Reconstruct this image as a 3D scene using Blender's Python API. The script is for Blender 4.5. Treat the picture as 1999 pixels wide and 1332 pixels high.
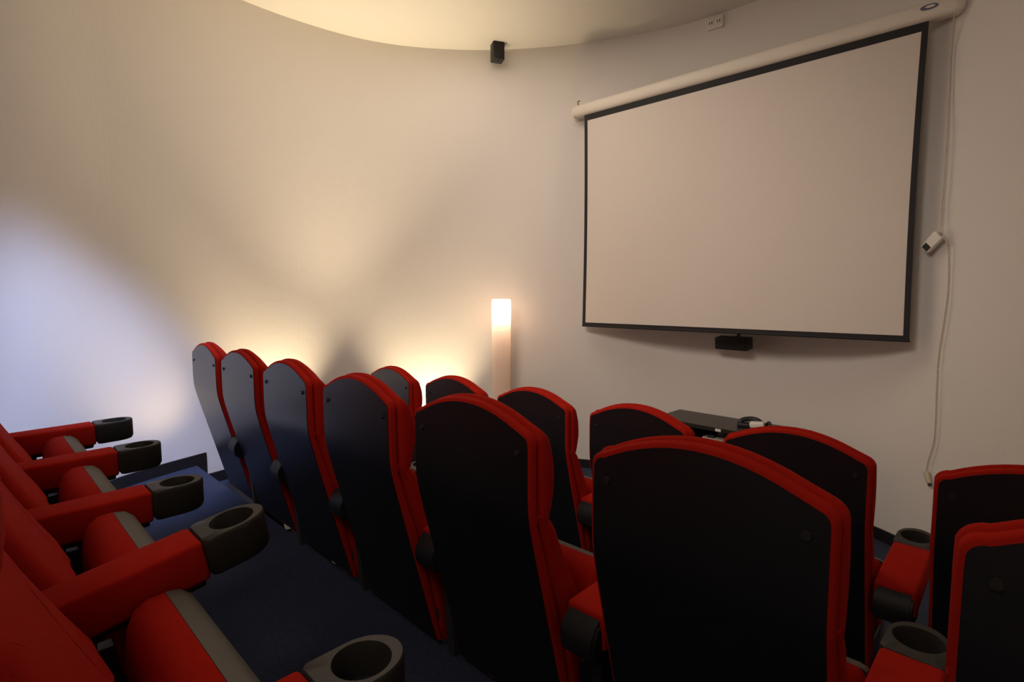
import bpy, bmesh, math
from math import sin, cos, pi, radians, hypot
from mathutils import Vector, Matrix

for o in list(bpy.data.objects):
    bpy.data.objects.remove(o)
SC = bpy.context.scene
COL = SC.collection
CZ = 1.555                     # camera height over the lowest floor

# ------------------------------------------------------------------ camera
cam = bpy.data.cameras.new('camera')
cam.sensor_width = 36.0
cam.lens = 1056.28 / 1999.0 * 36.0
cam.clip_start = 0.02
cam_ob = bpy.data.objects.new('camera', cam)
cam_ob.location = (0, 0, CZ)
cam_ob.rotation_euler = (pi / 2 - 0.0846, 0, 0.7763)
COL.objects.link(cam_ob)
SC.camera = cam_ob

# ------------------------------------------------------------------ world, exposure
w = bpy.data.worlds.new('world')
SC.world = w
w.use_nodes = True
w.node_tree.nodes['Background'].inputs[0].default_value = (0.02, 0.02, 0.025, 1)
w.node_tree.nodes['Background'].inputs[1].default_value = 0.2
SC.view_settings.view_transform = 'Standard'
SC.view_settings.look = 'None'
SC.view_settings.gamma = 1.0
SC.view_settings.use_curve_mapping = False
SC.view_settings.exposure = 0.0

# ------------------------------------------------------------------ lights
def aim(o, target):
    d = Vector(target) - Vector(o.location)
    o.rotation_euler = d.to_track_quat('-Z', 'Y').to_euler()

def spot(name, loc, target, power, col, angle, blend=1.0, size=0.04):
    l = bpy.data.lights.new(name, 'SPOT')
    l.energy = power; l.color = col; l.spot_size = radians(angle); l.spot_blend = blend
    l.shadow_soft_size = size
    o = bpy.data.objects.new(name, l); o.location = loc; COL.objects.link(o); aim(o, target)
    return o

def area(name, loc, target, power, col, sx, sy, spread=180):
    l = bpy.data.lights.new(name, 'AREA')
    l.shape = 'RECTANGLE'; l.size = sx; l.size_y = sy
    l.energy = power; l.color = col; l.spread = radians(spread)
    o = bpy.data.objects.new(name, l); o.location = loc; COL.objects.link(o); aim(o, target)
    return o

WARM = (1.0, 0.80, 0.50)
# floor uplights standing against the round wall, then added helper spots
spot('uplight_spot', (-4.00, 1.68, 0.25), (-4.30, 1.70, 2.1), 135, WARM, 74)
spot('uplight_spot.001', (-3.72, 2.80, 0.06), (-4.00, 2.97, 1.9), 160, WARM, 72)
spot('ceiling_bounce_fill', (-3.66, 1.98, 0.50), (-3.70, 2.05, 3.69), 150, (1.0, 0.80, 0.52), 64)  # added mid-air spot, brightens the ceiling for warm bounce
spot('uplight_spot.002', (-3.75, 1.28, 0.45), (-4.1, 0.77, 1.00), 14, (1.0, 0.76, 0.42), 62, 1.0, 0.1)  # added helper for the small yellow patch on the left wall
# warm general light of the room from added, unseen fill lights
area('overhead_fill', (-2.8, 2.4, 3.66), (-2.8, 2.4, 0), 14, (1.0, 0.86, 0.75), 1.3, 1.3)  # added soft overhead fill, not a known fixture
area('back_fill', (-0.3, -0.8, 3.3), (-2.3, 3.0, 0.8), 10, (1.0, 0.84, 0.70), 0.8, 0.8, 150)  # added fill from behind for the seats and front wall
spot('screen_wall_fill', (-1.3, -0.5, 3.5), (-2.2, 3.9, 1.20), 255, (1.0, 0.86, 0.75), 66, 1.0, 0.5)  # added spot that lifts the screen wall above the chairs
# bluish daylight on the left wall, made by added lights without an opening
area('low_blue_fill', (-3.22, -0.12, 0.60), (-4.05, 0.60, 0.55), 1.5, (0.45, 0.58, 1.0), 0.2, 0.4, 170)  # added low blue fill for the wall under the armrests
spot('blue_patch_fill', (-2.3, 0.25, 3.4), (-3.98, 0.66, 0.62), 500, (0.42, 0.56, 1.0), 34, 1.0, 0.12)  # added spot from above, shapes the blue patch on the wall

# ------------------------------------------------------------------ materials
def mat(name, color, rough=0.6, bump=0.0, bscale=60, var=0.0, vscale=3.0, spec=0.5, metal=0.0, sheen=0.0,
        emit=None, coat=0.0, bdist=0.01):
    m = bpy.data.materials.new(name); m.use_nodes = True
    nt = m.node_tree; b = nt.nodes['Principled BSDF']
    b.inputs['Base Color'].default_value = (*color, 1)
    b.inputs['Roughness'].default_value = rough
    b.inputs['Specular IOR Level'].default_value = spec
    b.inputs['Metallic'].default_value = metal
    b.inputs['Sheen Weight'].default_value = sheen
    if sheen:
        b.inputs['Sheen Tint'].default_value = (*[min(1, c * 1.5 + .05) for c in color], 1)
    b.inputs['Coat Weight'].default_value = coat
    tc = nt.nodes.new('ShaderNodeTexCoord')
    if var:
        n = nt.nodes.new('ShaderNodeTexNoise'); n.inputs['Scale'].default_value = vscale
        n.inputs['Detail'].default_value = 5
        nt.links.new(tc.outputs['Object'], n.inputs['Vector'])
        mx = nt.nodes.new('ShaderNodeMix'); mx.data_type = 'RGBA'
        mx.inputs[6].default_value = (*[c * (1 - var) for c in color], 1)
        mx.inputs[7].default_value = (*[min(1, c * (1 + var)) for c in color], 1)
        nt.links.new(n.outputs['Fac'], mx.inputs[0]); nt.links.new(mx.outputs[2], b.inputs['Base Color'])
    if bump:
        n2 = nt.nodes.new('ShaderNodeTexNoise'); n2.inputs['Scale'].default_value = bscale
        n2.inputs['Detail'].default_value = 6
        nt.links.new(tc.outputs['Object'], n2.inputs['Vector'])
        bp = nt.nodes.new('ShaderNodeBump'); bp.inputs['Strength'].default_value = bump
        bp.inputs['Distance'].default_value = bdist
        nt.links.new(n2.outputs['Fac'], bp.inputs['Height']); nt.links.new(bp.outputs[0], b.inputs['Normal'])
    if emit:
        b.inputs['Emission Color'].default_value = (*emit[0], 1); b.inputs['Emission Strength'].default_value = emit[1]
    return m

M = {
 'wall': mat('painted_plaster', (0.78, 0.74, 0.70), 0.75, bump=0.25, bscale=18, var=0.015, vscale=2, spec=0.3, bdist=0.006),
 'ceiling': mat('ceiling_plaster', (0.80, 0.77, 0.71), 0.8, bump=0.35, bscale=9, var=0.02, vscale=2, spec=0.2, bdist=0.008),
 'carpet': mat('navy_carpet', (0.042, 0.052, 0.090), 0.95, bump=0.8, bscale=330, var=0.55, vscale=140, spec=0.1, bdist=0.006),
 'base': mat('black_skirting', (0.012, 0.011, 0.013), 0.45, var=0.2, vscale=8),
 'red': mat('red_upholstery', (0.37, 0.012, 0.005), 0.9, bump=0.35, bscale=420, var=0.12, vscale=25, spec=0.08, bdist=0.002),
 'panel': mat('black_laminate', (0.010, 0.010, 0.013), 0.34, bump=0.06, bscale=60, var=0.2, vscale=10, spec=0.5, bdist=0.002),
 'plastic': mat('charcoal_plastic', (0.026, 0.024, 0.021), 0.5, bump=0.15, bscale=300, var=0.08, vscale=30, spec=0.4, bdist=0.001),
 'hinge': mat('dark_hinge_plastic', (0.012, 0.012, 0.013), 0.55, bump=0.1, bscale=200, var=0.1, vscale=30, spec=0.3, bdist=0.001),
 'cup': mat('dark_cup_plastic', (0.010, 0.010, 0.010), 0.5, var=0.1, vscale=30),
 'pan': mat('grey_plastic', (0.11, 0.10, 0.085), 0.6, bump=0.1, bscale=200, var=0.08, vscale=20, spec=0.3, bdist=0.001),
 'steel': mat('dark_painted_steel', (0.06, 0.06, 0.062), 0.45, var=0.1, vscale=20, metal=0.4),
 'bolt': mat('bolt_steel', (0.05, 0.05, 0.045), 0.4, metal=0.6, var=0.1, vscale=50),
 'screen': mat('screen_fabric', (0.74, 0.67, 0.60), 0.8, bump=0.05, bscale=200, var=0.02, vscale=1.5, spec=0.2, bdist=0.001),
 'mask': mat('screen_black_border', (0.010, 0.009, 0.010), 0.7, var=0.1, vscale=20),
 'case': mat('cream_metal_case', (0.78, 0.72, 0.62), 0.45, var=0.04, vscale=6),
 'emblem': mat('blue_emblem', (0.10, 0.11, 0.17), 0.4, var=0.1, vscale=40),
 'white': mat('white_plastic', (0.78, 0.75, 0.68), 0.5, var=0.03, vscale=30),
 'cable': mat('cream_cable', (0.55, 0.48, 0.36), 0.5, var=0.05, vscale=30),
 'black': mat('matt_black_plastic', (0.012, 0.011, 0.011), 0.5, var=0.15, vscale=30),
 'cabinet': mat('black_brown_wood', (0.022, 0.018, 0.015), 0.38, bump=0.08, bscale=50, var=0.25, vscale=12, bdist=0.002),
 'device': mat('grey_device', (0.16, 0.15, 0.13), 0.4, metal=0.3, var=0.08, vscale=30),
 'beige': mat('beige_plastic', (0.42, 0.36, 0.30), 0.6, var=0.12, vscale=30),
 'brass': mat('brass_hook', (0.35, 0.24, 0.10), 0.4, metal=0.7, var=0.1, vscale=40),
}
def shade_mat():
    m = bpy.data.materials.new('opal_lamp_shade'); m.use_nodes = True
    nt = m.node_tree; nt.nodes.clear()
    out = nt.nodes.new('ShaderNodeOutputMaterial'); mix = nt.nodes.new('ShaderNodeMixShader')
    d = nt.nodes.new('ShaderNodeBsdfDiffuse'); t = nt.nodes.new('ShaderNodeBsdfTranslucent')
    d.inputs[0].default_value = (0.80, 0.74, 0.70, 1); t.inputs[0].default_value = (0.98, 0.80, 0.66, 1)
    n = nt.nodes.new('ShaderNodeTexNoise'); n.inputs['Scale'].default_value = 20
    tc = nt.nodes.new('ShaderNodeTexCoord'); nt.links.new(tc.outputs['Object'], n.inputs['Vector'])
    mm = nt.nodes.new('ShaderNodeMapRange'); mm.inputs[3].default_value = 0.48; mm.inputs[4].default_value = 0.52
    nt.links.new(n.outputs['Fac'], mm.inputs[0]); nt.links.new(mm.outputs[0], mix.inputs[0])
    nt.links.new(d.outputs[0], mix.inputs[1]); nt.links.new(t.outputs[0], mix.inputs[2]); nt.links.new(mix.outputs[0], out.inputs[0])
    return m
M['shade'] = shade_mat()

# ------------------------------------------------------------------ helpers
def obj(name, bm, m, parent=None, smooth=False, angle=35):
    me = bpy.data.meshes.new(name)
    bmesh.ops.recalc_face_normals(bm, faces=bm.faces)
    bm.to_mesh(me); bm.free()
    me.materials.append(m)
    if smooth:
        for p in me.polygons: p.use_smooth = True
        me.set_sharp_from_angle(angle=radians(angle))
    o = bpy.data.objects.new(name, me); COL.objects.link(o)
    if parent: o.parent = parent
    return o

def empty(name, loc=(0, 0, 0), rz=0.0):
    o = bpy.data.objects.new(name, None); o.empty_display_size = 0.1
    o.location = loc; o.rotation_euler = (0, 0, rz); COL.objects.link(o)
    return o

def tag(o, label=None, cat=None, group=None, kind=None):
    if label: o['label'] = label
    if cat: o['category'] = cat
    if group: o['group'] = group
    if kind: o['kind'] = kind
    return o

def box(bm, x0, x1, y0, y1, z0, z1, bev=0.0, seg=2, mtx=None):
    vs = [bm.verts.new((x, y, z)) for x in (x0, x1) for y in (y0, y1) for z in (z0, z1)]
    F = [(0, 1, 3, 2), (4, 6, 7, 5), (0, 4, 5, 1), (2, 3, 7, 6), (0, 2, 6, 4), (1, 5, 7, 3)]
    fs = [bm.faces.new([vs[i] for i in f]) for f in F]
    allv = list(vs)
    if bev:
        es = list({e for f in fs for e in f.edges})
        r = bmesh.ops.bevel(bm, geom=es, offset=bev, segments=seg, affect='EDGES', profile=0.5)
        allv = list({v for v in r['verts']} | {v for v in vs if v.is_valid})
    if mtx is not None:
        bmesh.ops.transform(bm, matrix=mtx, verts=[v for v in allv if v.is_valid])
    return bm

def cyl(bm, p0, p1, r, n=20, r1=None):
    p0 = Vector(p0); p1 = Vector(p1); d = (p1 - p0)
    q = d.to_track_quat('Z', 'Y'); r1 = r if r1 is None else r1
    a = [bm.verts.new(p0 + q @ Vector((r * cos(2 * pi * i / n), r * sin(2 * pi * i / n), 0))) for i in range(n)]
    b = [bm.verts.new(p1 + q @ Vector((r1 * cos(2 * pi * i / n), r1 * sin(2 * pi * i / n), 0))) for i in range(n)]
    for i in range(n):
        bm.faces.new((a[i], a[(i + 1) % n], b[(i + 1) % n], b[i]))
    bm.faces.new(a[::-1]); bm.faces.new(b)
    return bm

def prism(bm, poly, z0, z1, conv=lambda x, y, z: (x, y, z)):
    a = [bm.verts.new(conv(x, y, z0)) for x, y in poly]; b = [bm.verts.new(conv(x, y, z1)) for x, y in poly]
    n = len(poly)
    for i in range(n): bm.faces.new((a[i], a[(i + 1) % n], b[(i + 1) % n], b[i]))
    bm.faces.new(a[::-1]); bm.faces.new(b)
    return bm

def tube(bm, pts, r, n=8):
    pts = [Vector(p) for p in pts]; rings = []
    for i, p in enumerate(pts):
        d = (pts[min(i + 1, len(pts) - 1)] - pts[max(i - 1, 0)]).normalized()
        q = d.to_track_quat('Z', 'Y')
        rings.append([bm.verts.new(p + q @ Vector((r * cos(2 * pi * k / n), r * sin(2 * pi * k / n), 0))) for k in range(n)])
    for a, b in zip(rings, rings[1:]):
        for k in range(n): bm.faces.new((a[k], a[(k + 1) % n], b[(k + 1) % n], b[k]))
    bm.faces.new(rings[0][::-1]); bm.faces.new(rings[-1])
    return bm

def smooth_pts(ctrl, sub=8):
    out = []; P = [Vector(c) for c in ctrl]; P = [P[0]] + P + [P[-1]]
    for i in range(1, len(P) - 2):
        for k in range(sub):
            t = k / sub
            a, b, c, d = P[i - 1], P[i], P[i + 1], P[i + 2]
            out.append(0.5 * ((2 * b) + (c - a) * t + (2 * a - 5 * b + 4 * c - d) * t * t + (3 * b - a - 3 * c + d) * t ** 3))
    out.append(P[-2]); return out

# ------------------------------------------------------------------ round room
RC = (-1.8, 1.75)
RT = [(10, 2.75), (25, 2.56), (40, 2.50), (55, 2.52), (65, 2.54), (75, 2.51), (85, 2.465), (100, 2.43), (115, 2.39), (130, 2.405),
      (145, 2.46), (160, 2.52), (175, 2.51), (190, 2.50), (205, 2.50), (222, 2.50), (231, 2.85), (245, 3.15),
      (285, 3.3), (310, 3.45), (340, 3.2)]
def R(th):
    d = math.degrees(th) % 360
    n = len(RT); T = [(a, r) for a, r in RT]
    for i in range(n):
        a0, r0 = T[i]; a1, r1 = T[(i + 1) % n]
        if i == n - 1: a1 += 360
        dd = d if d >= T[0][0] else d + 360
        if a0 <= dd <= a1:
            am, rm = T[i - 1]; ap, rp = T[(i + 2) % n]
            if i == 0: am -= 360
            if i + 2 >= n: ap += 360
            m0 = (r1 - rm) / (a1 - am) * (a1 - a0); m1 = (rp - r0) / (ap - a0) * (a1 - a0)
            t = (dd - a0) / (a1 - a0)
            return (2*t**3-3*t*t+1)*r0+(t**3-2*t*t+t)*m0+(-2*t**3+3*t*t)*r1+(t**3-t*t)*m1
    return 2.5
def wp(deg, off=0.0):
    t = radians(deg); r = R(t) + off
    return (RC[0] + r * cos(t), RC[1] + r * sin(t))
TIER2, TIER3, CEIL = 0.195, 0.355, 3.695
EDGE3, EDGE2 = 1.105, 2.04

def wall_piece(name, d0, d1):
    bm = bmesh.new(); n = max(2, int((d1 - d0) / 0.75)); rings = []
    for i in range(n + 1):
        d = d0 + (d1 - d0) * i / n
        (xi, yi), (xo, yo) = wp(d), wp(d, 0.12)
        rings.append([bm.verts.new(v) for v in ((xi, yi, -0.1), (xi, yi, CEIL + 0.05), (xo, yo, CEIL + 0.05), (xo, yo, -0.1))])
    for a, b in zip(rings, rings[1:]):
        for k in range(4): bm.faces.new((a[k], a[(k + 1) % 4], b[(k + 1) % 4], b[k]))
    bm.faces.new(rings[0]); bm.faces.new(rings[-1][::-1])
    return tag(obj(name, bm, M['wall']), kind='structure')
wall_piece('wall_front', 20, 200); wall_piece('wall_left', 200, 240)
wall_piece('wall_back', 240, 320); wall_piece('wall_right', 320, 380)

full = [wp(d, 0.06) for d in range(0, 360, 2)]
bm = bmesh.new(); prism(bm, full, -0.12, 0.0); tag(obj('floor', bm, M['carpet']), kind='structure')
bm = bmesh.new(); prism(bm, full, CEIL, CEIL + 0.12); tag(obj('ceiling', bm, M['ceiling']), kind='structure')

def tier(name, edge, z0, z1):
    pts = [wp(d * 0.5, 0.05) for d in range(0, 720)]
    n = len(pts); poly = []
    for i in range(n):
        a, b = pts[i], pts[(i + 1) % n]
        if a[1] <= edge: poly.append(a)
        if (a[1] <= edge) != (b[1] <= edge):
            t = (edge - a[1]) / (b[1] - a[1]); poly.append((a[0] + (b[0] - a[0]) * t, edge))
    bm = bmesh.new(); prism(bm, poly, z0, z1)
    return tag(obj(name, bm, M['carpet']), kind='structure')
tier('floor_middle_tier', EDGE2, 0.0, TIER2)
tier('floor_back_tier', EDGE3, TIER2, TIER3)

def skirting(name, d0, d1, z, h=0.075, ends=()):
    bm = bmesh.new(); n = max(2, int(abs(d1 - d0) / 1.0)); rings = []
    for i in range(n + 1):
        d = d0 + (d1 - d0) * i / n
        (xi, yi), (xo, yo) = wp(d, -0.014), wp(d, 0.01)
        rings.append([bm.verts.new(v) for v in ((xi, yi, z), (xi, yi, z + h), (xo, yo, z + h), (xo, yo, z))])
    for a, b in zip(rings, rings[1:]):
        for k in range(4): bm.faces.new((a[k], a[(k + 1) % 4], b[(k + 1) % 4], b[k]))
    bm.faces.new(rings[0]); bm.faces.new(rings[-1][::-1])
    for (da, db, zz) in ends:
        q = [wp(da, -0.014), wp(db, -0.014), wp(db, 0.01), wp(da, 0.01)]
        prism(bm, q, zz, z + h)
    return tag(obj(name, bm, M['base']), kind='structure')
def deg_at(y):       # wall angle on the left side at a given y
    best = min(range(1500, 2300), key=lambda k: abs(wp(k / 10)[1] - y)); return best / 10
da3, da2 = deg_at(EDGE3), deg_at(EDGE2)
skirting('baseboard_left', da3 - 1.6, 240, TIER3, ends=[(da3 - 1.6, da3 + 0.0, TIER2)])
skirting('baseboard_left.001', da2 - 1.6, da3 - 1.7, TIER2, ends=[(da2 - 1.6, da2, 0.0)])
skirting('baseboard_front', 20, da2 - 1.7, 0.0)

# ------------------------------------------------------------------ cinema seat
def rear_y(z):                      # lean of the lower back
    d = 0.83 - z
    return 0.27 * 0.5 * (d + math.sqrt(d * d + 0.0016)) - 0.0

def outline_head(hw, zb, zc, crown, rad=0.03, n=14):
    # closed outline in x,z seen from behind: flat bottom, upright sides, arched top
    ss = (0.06, 0.14, 0.24, 0.38, 0.55, 0.72, 0.85)
    pts = [(-hw, zb), (hw, zb)] + [(hw, zb + (zc - rad - zb) * s) for s in ss]
    for k in range(6):
        a = radians(k * 15); pts.append((hw - rad + rad * cos(a), zc - rad + rad * sin(a)))
    xx = hw - rad
    for k in range(1, n):
        x = xx - 2 * xx * k / n
        pts.append((x, zc + crown * (1 - (x / xx) ** 2)))
    for k in range(6):
        a = radians(90 + k * 15); pts.append((-hw + rad + rad * cos(a), zc - rad + rad * sin(a)))
    pts += [(-hw, zb + (zc - rad - zb) * s) for s in reversed(ss)]
    return pts

def inset(poly, d):
    n = len(poly); out = []
    for i in range(n):
        p0, p1, p2 = poly[i - 1], poly[i], poly[(i + 1) % n]
        def nrm(a, b):
            dx, dy = b[0] - a[0], b[1] - a[1]; l = hypot(dx, dy) or 1; return (-dy / l, dx / l)
        n1, n2 = nrm(p0, p1), nrm(p1, p2)
        m = (n1[0] + n2[0], n1[1] + n2[1]); l2 = (m[0] ** 2 + m[1] ** 2) or 1
        k = 2 * d / l2
        out.append((p1[0] + m[0] * k, p1[1] + m[1] * k))
    return out

def pillow(bm, poly, layers, ymap, bulge=0.0):
    # poly counter-clockwise in (x,z); layers (depth, inset); ymap(z, depth) -> y
    rings = []
    for dep, ins in layers:
        q = inset(poly, ins) if ins else poly
        rings.append([bm.verts.new((x, ymap(z, dep, x), z)) for x, z in q])
    n = len(poly)
    for a, b in zip(rings, rings[1:]):
        for k in range(n): bm.faces.new((a[k], a[(k + 1) % n], b[(k + 1) % n], b[k]))
    bm.faces.new(rings[0][::-1])
    last = rings[-1]
    cx = sum(v.co.x for v in last) / n; cz = sum(v.co.z for v in last) / n
    prev = last
    for s in (0.66, 0.33):
        nr = [bm.verts.new((cx + (v.co.x - cx) * s, ymap(cz + (v.co.z - cz) * s, layers[-1][0]) + bulge * (1 - s * s),
                            cz + (v.co.z - cz) * s)) for v in last]
        for k in range(n): bm.faces.new((prev[k], prev[(k + 1) % n], nr[(k + 1) % n], nr[k]))
        prev = nr
    c = bm.verts.new((cx, ymap(cz, layers[-1][0]) + bulge, cz))
    for k in range(n): bm.faces.new((prev[k], prev[(k + 1) % n], c))
    return bm

def thick(z):                        # thickness of the lower pad
    T = [(0.18, 0.05), (0.30, 0.085), (0.45, 0.12), (0.55, 0.145), (0.64, 0.120), (0.74, 0.098), (0.79, 0.090), (0.812, 0.072), (0.84, 0.045)]
    if z <= T[0][0]: return T[0][1]
    for (a, b), (c, d) in zip(T, T[1:]):
        if z <= c: return b + (d - b) * (z - a) / (c - a)
    return T[-1][1]

ZB = 0.20
def make_seat():
    t = empty('cinema_chair')
    # padded head part with the border strip, the welt groove and the front pad
    bm = bmesh.new()
    def hy(z, d, x=0.0):
        if d < 0.03: return d + rear_y(z)
        h = 1.040 + 0.052 * (1 - min(1, (x / 0.2) ** 2)) - z
        k = 1.0
        for (h0, k0), (h1, k1) in (((-1, .40), (0, .40)), ((0, .40), (.035, .72)), ((.035, .72), (.08, .92)), ((.08, .92), (.13, 1.0))):
            if h0 <= h < h1: k = k0 + (k1 - k0) * (h - h0) / (h1 - h0)
        if z < 0.90: k *= 0.45 + 0.55 * math.sqrt(max(0.0, min(1.0, (z - 0.812) / 0.088)))
        return 0.03 + (d - 0.03) * k + rear_y(z)
    pillow(bm, outline_head(0.226, 0.815, 1.040, 0.052),
           [(0.001, 0.004), (0.006, 0.0), (0.020, -0.001), (0.024, 0.007), (0.029, 0.007), (0.036, -0.002), (0.050, -0.006), (0.078, -0.004),
            (0.094, 0.003), (0.103, 0.015), (0.106, 0.032)], hy, 0.006)
    obj('headrest', bm, M['red'], t, True, 60)
    # lower back pad
    bm = bmesh.new()
    poly = [(-0.226, ZB - 0.012), (0.226, ZB - 0.012)]
    zs = [ZB + (0.828 - ZB) * k / 12 for k in range(13)]; zs = zs[:-1] + [0.800, 0.812, 0.821, 0.828]
    poly += [(0.226, z) for z in zs[1:]] + [(-0.226, z) for z in reversed(zs[1:])]
    pillow(bm, poly, [(0.001, 0.004), (0.006, 0.0), (0.22, -0.001), (0.26, 0.008), (0.30, 0.008), (0.36, -0.002), (0.50, -0.005), (0.75, -0.003),
                      (0.93, 0.006), (1.03, 0.026), (1.06, 0.05)],
           lambda z, d, x=0: rear_y(z) + (d if d < 0.05 else d * thick(z)), 0.006)
    obj('backrest', bm, M['red'], t, True, 60)
    # black rear panel, kinked at the waist
    bm = bmesh.new()
    up = outline_head(0.217, 0.90, 1.03, 0.052, rad=0.024)
    def sheet(poly, ym):
        n = len(poly)
        a = [bm.verts.new((x, ym(z) - 0.002, z)) for x, z in poly]; b = [bm.verts.new((x, ym(z) + 0.010, z)) for x, z in poly]
        bm.faces.new(a); bm.faces.new(b[::-1])
        for i in range(n): bm.faces.new((a[i], b[i], b[(i + 1) % n], a[(i + 1) % n]))
    sheet(up, lambda z: rear_y(0.90))
    zz = [ZB + 0.0] + [0.70 + 0.02 * k for k in range(11)]
    ra = [[bm.verts.new((x, rear_y(z) + dy, z)) for x, dy in ((-0.217, -0.002), (0.217, -0.002), (0.217, 0.010), (-0.217, 0.010))] for z in zz if z < 0.905]
    for a, b in zip(ra, ra[1:]):
        for k in range(4): bm.faces.new((a[k], a[(k + 1) % 4], b[(k + 1) % 4], b[k]))
    bm.faces.new(ra[0][::-1]); bm.faces.new(ra[-1])
    bmesh.ops.remove_doubles(bm, verts=bm.verts, dist=0.0002)
    obj('back_panel', bm, M['panel'], t, True, 30)
    for sx, z in ((-0.185, 0.985), (0.185, 0.985)):
        bm = bmesh.new(); cyl(bm, (sx, 0.002, z), (sx, -0.0055, z), 0.0085, 14, 0.007)
        obj('bolt', bm, M['bolt'], t, True)
    # flipped-up seat cushion and its plastic pan
    red = [(0.3200, 0.21), (0.2900, 0.24), (0.2770, 0.36), (0.2730, 0.48), (0.2770, 0.545), (0.2900, 0.578), (0.3130, 0.594), (0.3450, 0.597),
           (0.3630, 0.50), (0.3800, 0.36), (0.3900, 0.23), (0.3600, 0.205)]
    pan = [(0.3462, 0.5965), (0.3730, 0.592), (0.3930, 0.575), (0.4070, 0.545), (0.4370, 0.47), (0.4650, 0.39), (0.4750, 0.32), (0.4650, 0.26),
           (0.4300, 0.225), (0.3915, 0.228), (0.3815, 0.36), (0.3645, 0.50)]
    def slab(poly, hw, cap):
        bm = bmesh.new(); st = []
        cy = sum(p[0] for p in poly) / len(poly); cz = sum(p[1] for p in poly) / len(poly)
        for x, s in ((-hw, 1 - cap * 2.2), (-hw + 0.006, 1 - cap), (-hw + 0.018, 1), (hw - 0.018, 1), (hw - 0.006, 1 - cap), (hw, 1 - cap * 2.2)):
            st.append([bm.verts.new((x, cy + (y - cy) * s, cz + (z - cz) * s)) for y, z in poly])
        n = len(poly)
        for a, b in zip(st, st[1:]):
            for k in range(n): bm.faces.new((a[k], a[(k + 1) % n], b[(k + 1) % n], b[k]))
        bm.faces.new(st[0][::-1]); bm.faces.new(st[-1]); return bm
    cu = obj('seat_cushion', slab(red, 0.222, 0.05), M['red'], t, True, 50)
    obj('seat_pan', slab(pan, 0.220, 0.02), M['pan'], t, True, 40)
    # carrier bracket
    bm = bmesh.new()
    box(bm, -0.215, 0.215, 0.235, 0.26, 0.30, 0.34, 0.004)
    for s in (-1, 1):
        box(bm, s * 0.222 - 0.006, s * 0.222 + 0.006, 0.17, 0.33, 0.27, 0.37, 0.003)
    obj('seat_bracket', bm, M['steel'], t)
    return t

def make_armrest():
    t = empty('armrest_stand')
    def tl(deg):
        return Matrix.Translation((0, 0.12, 0.58)) @ Matrix.Rotation(radians(deg), 4, 'X') @ Matrix.Translation((0, -0.12, -0.58))
    bm = bmesh.new(); box(bm, -0.056, 0.056, 0.115, 0.425, 0.518, 0.610, 0.010, 3)
    pad = obj('arm_pad', bm, M['red'], t, True, 40)
    # cup holder: rounded end with an open well
    bm = bmesh.new()
    R0, cy, rh = 0.0585, 0.503, 0.046; n = 40
    outl = []; hole = []
    for i in range(n):
        a = -pi / 2 + 2 * pi * (i + 0.5) / n      # starts at the pad side
        hole.append((rh * cos(a), cy + rh * sin(a)))
        x, y = R0 * cos(a), cy + (R0 + 0.012) * sin(a)
        if sin(a) < 0:                            # square off towards the pad
            k = max(abs(cos(a)), abs(sin(a)))
            x = R0 * cos(a) / k; y = cy + 0.078 * sin(a) / k
            if abs(sin(a)) < abs(cos(a)): x = math.copysign(R0, cos(a))
        outl.append((x, y))
    def ring(pts, z, s=1.0):
        return [bm.verts.new((x * s, cy + (y - cy) * s, z)) for x, y in pts]
    rs = [ring(outl, 0.519, 0.90), ring(outl, 0.530, 0.985), ring(outl, 0.600), ring(outl, 0.607, 0.985), ring(outl, 0.609, 0.955),
          ring(hole, 0.609, 1.03), ring(hole, 0.605, 1.0), ring(hole, 0.548, 0.90)]
    for a, b in zip(rs, rs[1:]):
        for k in range(n): bm.faces.new((a[k], a[(k + 1) % n], b[(k + 1) % n], b[k]))
    bm.faces.new(rs[0][::-1])
    bm.faces.new(rs[-1])
    obj('cup_holder', bm, M['plastic'], t, True, 40)
    bm = bmesh.new()
    cyl(bm, (0, cy, 0.5475), (0, cy, 0.5515), 0.0405, 32); obj('cup_liner', bm, M['cup'], t, True)
    bm = bmesh.new(); box(bm, -0.047, 0.047, 0.125, 0.415, 0.504, 0.528, 0.006)
    obj('arm_base', bm, M['plastic'], t, True)
    # hinge housing behind the pad
    bm = bmesh.new()
    prof = [(0.113, 0.597), (0.096, 0.585), (0.080, 0.56), (0.076, 0.535), (0.084, 0.505), (0.11, 0.49), (0.20, 0.48), (0.22, 0.49), (0.22, 0.517), (0.113, 0.517)]
    prism(bm, prof, -0.050, 0.050, lambda y, z, x: (x, y, z))
    bmesh.ops.bevel(bm, geom=[e for e in bm.edges if abs(abs(e.verts[0].co.x) - 0.050) < 1e-5 and abs(e.verts[0].co.x - e.verts[1].co.x) < 1e-5],
                    offset=0.006, segments=2, affect='EDGES')
    obj('hinge_housing', bm, M['hinge'], t, True, 30)
    bm = bmesh.new()
    prism(bm, [(0.20, 0.02), (0.34, 0.02), (0.25, 0.49), (0.16, 0.49)], -0.016, 0.016, lambda y, z, x: (x, y, z))
    obj('pedestal', bm, M['steel'], t)
    bm = bmesh.new(); box(bm, -0.045, 0.045, 0.17, 0.37, 0.0, 0.02, 0.004); obj('foot_plate', bm, M['steel'], t)
    return t

def copy_thing(src):
    r = src.copy(); COL.objects.link(r)
    for ch in src.children:
        c = ch.copy(); COL.objects.link(c); c.parent = r
        for g in ch.children:
            d = g.copy(); COL.objects.link(d); d.parent = c
    return r

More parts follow.
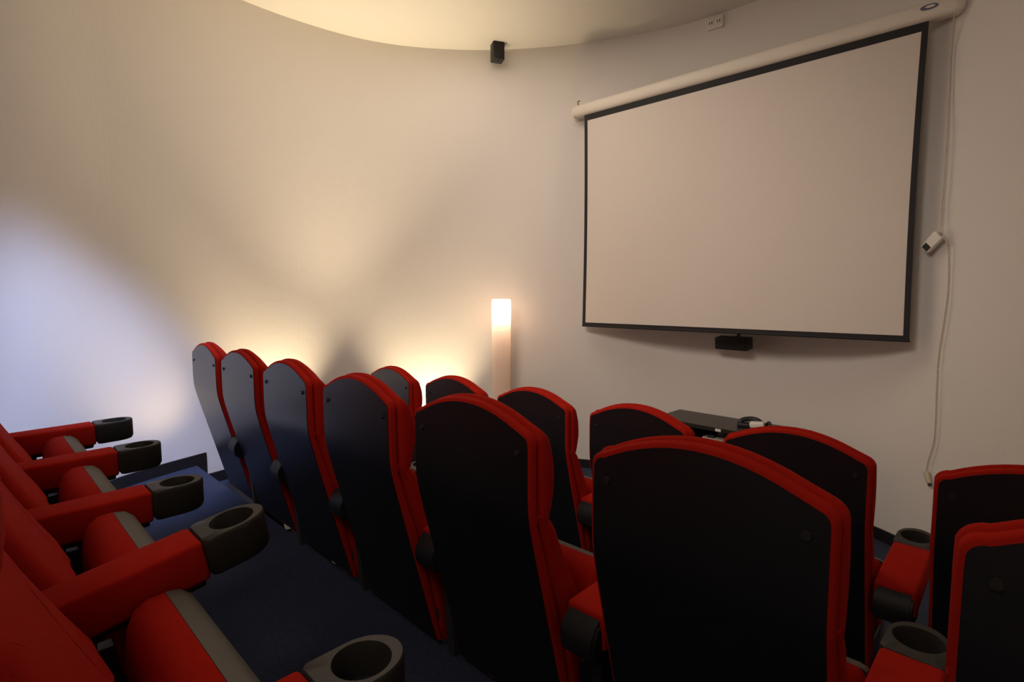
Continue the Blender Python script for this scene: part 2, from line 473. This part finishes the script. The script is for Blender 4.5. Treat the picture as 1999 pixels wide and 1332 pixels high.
seat0 = make_seat(); arm0 = make_armrest(); used = {'seat': False, 'arm': False}
def place_seat(x, y, z, rz, label, group):
    o = seat0 if not used['seat'] else copy_thing(seat0); used['seat'] = True
    o.location = (x, y, z); o.rotation_euler = (0, 0, radians(rz)); tag(o, label, 'cinema seat', group); return o
def place_arm(x, y, z, label, group, tilt=1.0, dz=0.0, dy=0.0):
    o = arm0 if not used['arm'] else copy_thing(arm0); used['arm'] = True
    o.location = (x, y, z); o.rotation_euler = (0, 0, 0)
    T = Matrix.Translation((0, 0.12 + dy, 0.55 + dz)) @ Matrix.Rotation(radians(tilt), 4, 'X') @ Matrix.Translation((0, -0.12, -0.55))
    for c in o.children:
        if c.name.split('.')[0] in ('arm_pad', 'cup_holder', 'cup_liner', 'arm_base'): c.matrix_local = T
        elif c.name.startswith('hinge'): c.location = (0, dy, dz)
    tag(o, label, 'armrest', group); return o

FR = [(-2.88, 1.84, -1), (-2.29, 1.85, 1), (-1.725, 1.875, 0), (-1.15, 1.87, -1), (-0.57, 1.895, 1), (0.035, 1.89, 0)]
FL = ['red cinema seat at the left end of the front row, seen over the middle row',
      'front-row red cinema seat just left of the glowing column lamp, only its top showing',
      'front-row red cinema seat just right of the glowing column lamp, notched side showing',
      'front-row red cinema seat in front of the left end of the black media cabinet',
      'front-row red cinema seat in front of the right end of the black media cabinet',
      'front-row red cinema seat at the right edge of the photo, below the cable plug']
FZ = 0.016
for (x, y, rz), l in zip(FR, FL): place_seat(x, y, FZ, rz, l, 'front row cinema seats')
MR = [(-3.34, 0.935, -1), (-2.79, 0.925, 0), (-2.21, 0.91, -1), (-1.63, 0.90, -1), (-1.06, 0.905, 1), (-0.428, 0.903, 1), (0.163, 0.885, 0)]
ML = ['red chair at the left end of the middle row, its narrow panel reflecting pale wall',
      'second red chair from the left end of the middle row, grey sheen on its panel',
      'third red chair from the left end of the middle row, bluish sheen on its panel',
      'fourth red chair from the left end of the middle row, navy sheen on its panel',
      'middle-row red cinema seat with a fully black back panel in the centre of the photo',
      'largest, nearest red chair of the middle row, two bolts on its black panel',
      'middle-row red cinema seat cut off by the lower right corner of the photo']
for (x, y, rz), l in zip(MR, ML): place_seat(x, y, TIER2 + (0.016 if x > 0 else 0.0), rz, l, 'middle row cinema seats')
BR = [(-2.775, -0.070), (-2.195, -0.075), (-1.615, -0.082), (-1.040, -0.088)]
BL = ['farthest red seat of the back row at left, its folded cushion beside the bright wall',
      'second farthest red seat of the back row at left, grey underside catching light',
      'third farthest red seat of the back row, folded cushion over the blue carpet',
      'nearest red seat of the back row, large dark backrest in the lower left corner']
for (x, y), l in zip(BR, BL): place_seat(x, y, TIER3, 0, l, 'back row cinema seats')
BA = ['farthest red armrest with cup holder of the back row, against the bluish wall',
      'second farthest red armrest with cup holder of the back row, above the black skirting',
      'third red armrest from the wall in the back row, cup holder over the blue carpet',
      'raised red armrest of the back row whose cup holder tips slightly upward',
      'nearest red armrest of the back row, big round cup well at the bottom edge']
for k, l in enumerate(BA):
    place_arm(-3.065 + k * 0.58, -0.030 - 0.014 * k, TIER3, l, 'back row armrests', tilt=10.5 if k == 3 else 1.0, dz=0.004)
MX = [-3.065, -2.50, -1.92, -1.345, -0.745, -0.150]
MAL = ['middle-row armrest between the leftmost seat and the second seat',
       'middle-row armrest between the second and third seats from the left',
       'middle-row armrest between the third and fourth seats from the left',
       'middle-row armrest left of the central seat with the fully black panel',
       'middle-row armrest with grey hinge housing, left of the largest nearest seat',
       'middle-row red armrest with an open cup holder at the lower right, nearest the camera']
for x, l in zip(MX, MAL): place_arm(x, 0.895, TIER2, l, 'middle row armrests', dz=0.009 if x > -0.3 else 0.0)
FX = [-2.585, -2.02, -1.445, -0.865, -0.28]
FAL = ['front-row armrest between the leftmost seat and the second seat',
       'front-row armrest between the two seats beside the column lamp',
       'front-row armrest with dark hinge housing right of the seat beside the column lamp',
       'front-row armrest between the two seats in front of the black cabinet',
       'front-row red armrest with cup holder against the wall foot, right side of the photo']
for k, (x, l) in enumerate(zip(FX, FAL)):
    place_arm(x, 1.87, 0.0, l, 'front row armrests', tilt=5.0 if k == 4 else 1.0, dz=0.045 if k == 4 else 0.0)

# ------------------------------------------------------------------ projection screen
SA = 0.0241
sx = (-2.8426, 3.7624)
scr = empty('projection_screen', (sx[0], sx[1], CZ), SA)    # local x runs along the screen, z from eye height
SW, ZT, ZBt = 2.300, 1.495, -0.262
def fab_y(u, v):    # slight waviness of the cloth: u across, v down
    return 0.008 * sin(u * pi) * v + 0.004 * sin(u * 2.2 * pi + 0.5) * v
def cloth(bm, x0, x1, z0, z1, y, th, nx=24, nz=12):
    g = []
    for j in range(nz + 1):
        row = []
        for i in range(nx + 1):
            x = x0 + (x1 - x0) * i / nx; z = z0 + (z1 - z0) * j / nz
            u = x / SW; v = (ZT - z) / (ZT - ZBt)
            e = 0.010 * (1 - 2 * u) ** 2 * sin(pi * v) * (1 if u < 0.5 else -1)
            row.append((x + e, y + fab_y(u, v), z))
        g.append(row)
    A = [[bm.verts.new(p) for p in r] for r in g]
    B = [[bm.verts.new((p[0], p[1] + th, p[2])) for p in r] for r in g]
    for j in range(nz):
        for i in range(nx):
            bm.faces.new((A[j][i], A[j][i + 1], A[j + 1][i + 1], A[j + 1][i]))
            bm.faces.new((B[j][i], B[j + 1][i], B[j + 1][i + 1], B[j][i + 1]))
    for i in range(nx):
        for j in (0, nz): bm.faces.new((A[j][i], B[j][i], B[j][i + 1], A[j][i + 1]))
    for j in range(nz):
        for i in (0, nx): bm.faces.new((A[j][i], A[j + 1][i], B[j + 1][i], B[j][i]))
bm = bmesh.new(); cloth(bm, 0.004, SW - 0.004, ZBt + 0.006, ZT + 0.01, 0.0, 0.0015)
obj('screen_fabric', bm, M['screen'], scr, True)
bw = 0.030
bm = bmesh.new()
cloth(bm, 0.0, bw, ZBt, ZT + 0.01, -0.0015, 0.001, 2, 12)
cloth(bm, SW - bw, SW, ZBt, ZT + 0.01, -0.0015, 0.001, 2, 12)
cloth(bm, bw, SW - bw, ZT - 0.042, ZT + 0.01, -0.0015, 0.001, 24, 2)
cloth(bm, bw, SW - bw, ZBt, ZBt + 0.028, -0.0015, 0.001, 24, 2)
obj('black_border', bm, M['mask'], scr)
bm = bmesh.new(); cyl(bm, (-0.002, 0.006, ZBt - 0.001), (SW + 0.002, 0.006, ZBt - 0.001), 0.008, 12)
obj('bottom_bar', bm, M['mask'], scr, True)
# casing: rounded metal housing
prof = []
for a in range(0, 360, 15):
    ca, sa = cos(radians(a)), sin(radians(a))
    r = 1 / (abs(ca) ** 3.2 + abs(sa) ** 3.2) ** (1 / 3.2)
    prof.append((0.018 + 0.046 * r * ca, 1.548 + 0.050 * r * sa))
bm = bmesh.new(); prism(bm, prof, -0.09, SW + 0.11, lambda y, z, x: (x, y, z)); obj('casing', bm, M['case'], scr, True, 40)
for s, x0, x1 in ((-1, -0.13, -0.09), (1, SW + 0.11, SW + 0.155)):
    bm = bmesh.new(); st = []
    for k in range(6):
        t = k / 5; f = math.sqrt(max(0.02, 1 - (t * 0.93) ** 2)) * 1.04; x = (x1 if s < 0 else x0) + s * t * (x1 - x0)
        st.append([bm.verts.new((x, 0.018 + (y - 0.018) * f, 1.548 + (z - 1.548) * f)) for y, z in prof])
    for a, b in zip(st, st[1:]):
        for k in range(len(prof)): bm.faces.new((a[k], a[(k + 1) % len(prof)], b[(k + 1) % len(prof)], b[k]))
    bm.faces.new(st[0]); bm.faces.new(st[-1]); obj('end_cap', bm, M['case'], scr, True, 50)
bm = bmesh.new()
e = [(2.30 + 0.040 * cos(a * pi / 12), 1.562 + 0.014 * sin(a * pi / 12)) for a in range(24)]
prism(bm, e, -0.0325, -0.027, lambda x, z, y: (x, y, z))
em = obj('emblem', bm, M['emblem'], scr)
bm = bmesh.new()
e = [(2.305 + 0.022 * cos(a * pi / 12), 1.562 + 0.0065 * sin(a * pi / 12)) for a in range(24)]
prism(bm, e, -0.0345, -0.0315, lambda x, z, y: (x, y, z))
obj('emblem_centre', bm, M['case'], em)
bm = bmesh.new()
tube(bm, smooth_pts([(-0.075, 0.03, 1.59), (-0.078, 0.015, 1.612), (-0.070, 0.0, 1.628), (-0.066, 0.02, 1.638)], 5), 0.005, 8)
obj('hook', bm, M['brass'], scr, True)
for x in (-0.05, SW + 0.05):
    bm = bmesh.new(); box(bm, x - 0.015, x + 0.015, 0.05, 0.22 if x < 0 else 0.10, 1.57, 1.598, 0.002)
    obj('wall_bracket', bm, M['case'], scr)
tag(scr, 'large white roll-down projection screen with black border, hanging from a cream casing', 'projection screen')

# ------------------------------------------------------------------ ray helper: real points on the round wall
F_, PI_, YW = 1056.28, 0.0846, 0.7763
def wall_at(px, py, off=0.0):
    r = (px - 999.5) / F_; u = (666 - py) / F_
    fw = cos(PI_) + u * sin(PI_); z = -sin(PI_) + u * cos(PI_)
    dx = -sin(YW) * fw + cos(YW) * r; dy = cos(YW) * fw + sin(YW) * r
    t = 1.0
    for _ in range(60):
        x, y = dx * t, dy * t
        th = math.atan2(y - RC[1], x - RC[0]); d = hypot(x - RC[0], y - RC[1])
        t += (R(th) + off - d) * 0.7
    return Vector((dx * t, dy * t, CZ + z * t)), th

# ------------------------------------------------------------------ wall things
# surround speaker high on the wall
p, th = wall_at(971, 98, -0.11)
sp = empty('wall_speaker', (p.x, p.y, p.z), th - pi / 2 + radians(16))   # local -y faces the room
bm = bmesh.new(); box(bm, -0.050, 0.050, -0.05, 0.05, -0.092, 0.092, 0.006); obj('speaker_body', bm, M['black'], sp, True)
bm = bmesh.new(); box(bm, -0.043, 0.043, -0.055, -0.049, -0.078, 0.082, 0.004); obj('grille', bm, M['mask'], sp, True)
bm = bmesh.new(); cyl(bm, (0.012, 0.04, 0.055), (0.03, 0.115, 0.065), 0.011, 12); cyl(bm, (0.03, 0.105, 0.065), (0.031, 0.12, 0.066), 0.026, 16)
obj('mount', bm, M['black'], sp, True)
bm = bmesh.new(); cyl(bm, (0, -0.02, -0.091), (0, -0.02, -0.099), 0.008, 10); obj('foot_knob', bm, M['black'], sp, True)
tag(sp, 'small black box speaker high on the curved wall at the ceiling edge', 'speaker')
# centre speaker below the screen
p, th = wall_at(1432, 670, -0.13)
sp = empty('centre_speaker', (p.x, p.y, p.z), th - pi / 2 - radians(0))
bm = bmesh.new(); box(bm, -0.125, 0.125, -0.05, 0.05, -0.045, 0.045, 0.006, mtx=Matrix.Rotation(radians(8), 4, 'X')); obj('speaker_body', bm, M['black'], sp, True)
bm = bmesh.new(); box(bm, -0.115, 0.115, -0.056, -0.049, -0.036, 0.036, 0.004, mtx=Matrix.Rotation(radians(8), 4, 'X')); obj('grille', bm, M['mask'], sp, True)
bm = bmesh.new(); cyl(bm, (0.02, 0.03, 0.04), (0.02, 0.04, 0.075), 0.011, 12); tube(bm, [(0.02, 0.04, 0.07), (0.02, 0.08, 0.078), (0.02, 0.135, 0.075)], 0.011, 10)
obj('mount', bm, M['black'], sp, True)
tag(sp, 'wide black speaker box mounted on the wall just beneath the projection screen', 'speaker')
# socket plate near the ceiling
p, th = wall_at(1397, 45, -0.010)
so = empty('wall_socket', (p.x, p.y, p.z), th - pi / 2)
bm = bmesh.new(); box(bm, -0.062, 0.062, -0.016, 0.012, -0.043, 0.043, 0.005); obj('plate', bm, M['white'], so, True)
for x in (-0.030, 0.030):
    bm = bmesh.new(); box(bm, x - 0.022, x + 0.022, -0.021, -0.014, -0.022, 0.022, 0.003); fr = obj('socket_insert', bm, M['white'], so, True)
    for dx in (-0.009, 0.009):
        bm = bmesh.new(); box(bm, x + dx - 0.003, x + dx + 0.003, -0.0225, -0.020, -0.010, 0.010); obj('slot', bm, M['black'], fr)
tag(so, 'small off-white double socket plate on the wall just under the ceiling', 'socket')
# remote receiver hanging on its cable
def wpnt(px, py, off): return wall_at(px, py, off)[0]
p, th = wall_at(1820, 473, -0.05)
rc = empty('screen_controller', (p.x, p.y, p.z), th - pi / 2); rc.scale = (0.8, 0.8, 0.8)
Rm = Matrix.Rotation(radians(-45), 4, 'Y')
bm = bmesh.new(); box(bm, -0.068, 0.068, -0.016, 0.016, -0.038, 0.038, 0.006, mtx=Rm); obj('controller_body', bm, M['white'], rc, True)
bm = bmesh.new(); box(bm, -0.062, -0.022, -0.0185, -0.014, -0.030, 0.022, 0.002, mtx=Rm); obj('dark_window', bm, M['black'], rc)
bm = bmesh.new(); box(bm, 0.066, 0.082, -0.010, 0.010, -0.014, 0.014, 0.003, mtx=Rm); obj('cable_gland', bm, M['beige'], rc)
tag(rc, 'small tilted white control box with a dark window hanging right of the screen', 'control box')
q = rc.matrix_basis.copy()
gl = p + Matrix.Rotation(th - pi / 2, 3, 'Z') @ (Rm.to_3x3() @ Vector((0.063, 0, 0)))
pts = [wpnt(1863, 26, -0.05), wpnt(1858, 90, -0.02), wpnt(1853, 180, -0.02), wpnt(1849, 270, -0.03), wpnt(1844, 340, -0.03), wpnt(1839, 410, -0.03), wpnt(1836, 448, -0.04), gl]
bm = bmesh.new(); tube(bm, smooth_pts(pts), 0.0032, 8)
tag(obj('upper_cable', bm, M['cable'], None, True), 'thin cream cable running down from the screen casing to the white control box', 'cable')
ca = empty('plug_cable')
pts = [gl, wpnt(1850, 480, -0.03), wpnt(1852, 520, -0.02), wpnt(1850, 575, -0.02), wpnt(1841, 640, -0.02), wpnt(1832, 700, -0.02), wpnt(1828, 770, -0.02), wpnt(1826, 830, -0.02),
       wpnt(1822, 868, -0.02), wpnt(1812, 900, -0.02), wpnt(1808, 922, -0.02)]
ca.location = pts[0]
pts = [Vector(a) - Vector(ca.location) for a in pts]
bm = bmesh.new(); tube(bm, smooth_pts(pts), 0.0032, 8); obj('cord', bm, M['cable'], ca, True)
e0 = pts[-1]; e1 = wpnt(1814, 944, -0.03) - Vector(ca.location)
bm = bmesh.new(); cyl(bm, e0, e1, 0.015, 12, 0.012); obj('plug', bm, M['cable'], ca, True)
d = (e1 - e0).normalized()
bm = bmesh.new(); cyl(bm, e1, e1 + d * 0.016, 0.009, 10); obj('plug_tip', bm, M['black'], ca, True)
tag(ca, 'thin cream cable hanging below the control box, ending in a loose plug', 'cable')

# ------------------------------------------------------------------ column floor lamp
LX, LY = -3.33, 3.26
lp = empty('column_lamp', (LX, LY, 0))
bm = bmesh.new(); n = 48; zs = [0.06, 0.3, 0.6, 0.9, 1.2, 1.35, 1.48, 1.508, 1.518, 1.522]; rr = [.072, .074, .077, .079, .081, .082, .083, .082, .078, .070]
rings = [[bm.verts.new((r * cos(2*pi*k/n), r * sin(2*pi*k/n), z)) for k in range(n)] for z, r in zip(zs, rr)]
for a, b in zip(rings, rings[1:]):
    for k in range(n): bm.faces.new((a[k], a[(k + 1) % n], b[(k + 1) % n], b[k]))
bm.faces.new(rings[-1])
obj('lamp_shade', bm, M['shade'], lp, True, 60)
bm = bmesh.new(); cyl(bm, (0, 0, 0), (0, 0, 0.06), 0.095, 40, 0.09); obj('lamp_base', bm, M['device'], lp, True)
bm = bmesh.new(); cyl(bm, (0, 0, 0.06), (0, 0, 0.50), 0.007, 10); cyl(bm, (0, 0, 0.50), (0, 0, 0.54), 0.016, 16); obj('lamp_stem', bm, M['device'], lp, True)
bl = bpy.data.lights.new('lamp_bulb', 'POINT'); bl.energy = 2.3; bl.color = (1.0, 0.80, 0.62); bl.shadow_soft_size = 0.035
bo = bpy.data.objects.new('lamp_bulb', bl); bo.location = (0, 0, 1.40); COL.objects.link(bo); bo.parent = lp
tag(lp, 'tall slim white column floor lamp glowing at its top beside the wall', 'floor lamp')

# ------------------------------------------------------------------ media cabinet
CT = CZ - 0.92
cb = empty('media_cabinet', (-2.06, 3.64, 0), radians(-0.5))
CW, CD = 0.98, 0.39
bm = bmesh.new(); box(bm, 0, CW, 0, CD, CT - 0.03, CT, 0.003); obj('cabinet_top', bm, M['cabinet'], cb)
for x in (0.01, 0.76, CW - 0.035):
    bm = bmesh.new(); box(bm, x, x + 0.025, 0.012, CD - 0.01, 0.0, CT - 0.031, 0.002); obj('side_panel', bm, M['cabinet'], cb)
for z in (0.05, 0.27, 0.495):
    bm = bmesh.new(); box(bm, 0.036, CW - 0.036, 0.016, CD - 0.012, z, z + 0.02, 0.002); obj('shelf', bm, M['cabinet'], cb)
bm = bmesh.new(); box(bm, 0.012, CW - 0.012, CD - 0.011, CD - 0.003, 0.02, CT - 0.032); obj('back_board', bm, M['cabinet'], cb)
bm = bmesh.new(); box(bm, 0.475, 0.515, -0.004, 0.0, CT - 0.024, CT - 0.006, 0.001); tg = obj('top_sticker', bm, M['white'], cb); tg['label'] = 'small white sticker on the front edge'
tag(cb, 'low black media cabinet with open shelves standing under the screen', 'cabinet')
sh = 0.5155
pl = empty('disc_player', (-1.485, 3.70, sh), 0)
bm = bmesh.new(); box(bm, -0.13, 0.13, 0.04, 0.28, 0.008, 0.080, 0.004); obj('player_case', bm, M['device'], pl, True)
for x in (-0.10, 0.10):
    bm = bmesh.new(); cyl(bm, (x, 0.07, 0), (x, 0.07, 0.008), 0.012, 12); obj('player_foot', bm, M['black'], pl, True)
bm = bmesh.new(); box(bm, -0.09, 0.05, 0.037, 0.042, 0.052, 0.062, 0.001); obj('disc_slot', bm, M['black'], pl)
tag(pl, 'grey disc player on the upper shelf of the black cabinet', 'player')
gm = empty('beige_box', (-1.59, 3.66, sh), radians(2))
bm = bmesh.new(); box(bm, -0.10, 0.13, 0.0, 0.06, 0.0, 0.034, 0.005); obj('box_body', bm, M['beige'], gm, True)
bm = bmesh.new(); box(bm, -0.065, -0.015, 0.004, 0.05, 0.030, 0.052, 0.006); obj('dark_lid', bm, M['black'], gm, True)
for k in range(4):
    bm = bmesh.new(); box(bm, 0.01 + k * 0.028, 0.024 + k * 0.028, -0.002, 0.002, 0.008, 0.026, 0.001); obj('button', bm, M['device'], gm)
tag(gm, 'beige plastic box with a dark lid lying on the cabinet shelf edge', 'box')
# dark headset with a white shell on top
hp = empty('headset', (-1.40, 3.83, CT), radians(12))
bm = bmesh.new(); tube(bm, smooth_pts([(-0.09, -0.02, 0.018), (-0.07, 0.0, 0.045), (-0.02, 0.02, 0.055), (0.02, 0.02, 0.050), (0.05, 0.01, 0.035)], 6), 0.016, 10)
obj('head_strap', bm, M['black'], hp, True)
bm = bmesh.new(); box(bm, -0.02, 0.075, -0.04, 0.03, 0.0, 0.042, 0.012, 3, mtx=Matrix.Rotation(radians(-6), 4, 'Y')); obj('shell', bm, M['white'], hp, True)
bm = bmesh.new(); box(bm, -0.10, -0.022, -0.05, 0.02, 0.0, 0.030, 0.010, 3); obj('ear_cushion', bm, M['black'], hp, True)
bm = bmesh.new(); tube(bm, smooth_pts([(0.075, 0.02, 0.012), (0.095, 0.0, 0.045), (0.108, -0.02, 0.040), (0.11, -0.03, 0.012)], 6), 0.010, 10); obj('ear_hook', bm, M['black'], hp, True)
tag(hp, 'small black and white headset lying on top of the black cabinet', 'headset')
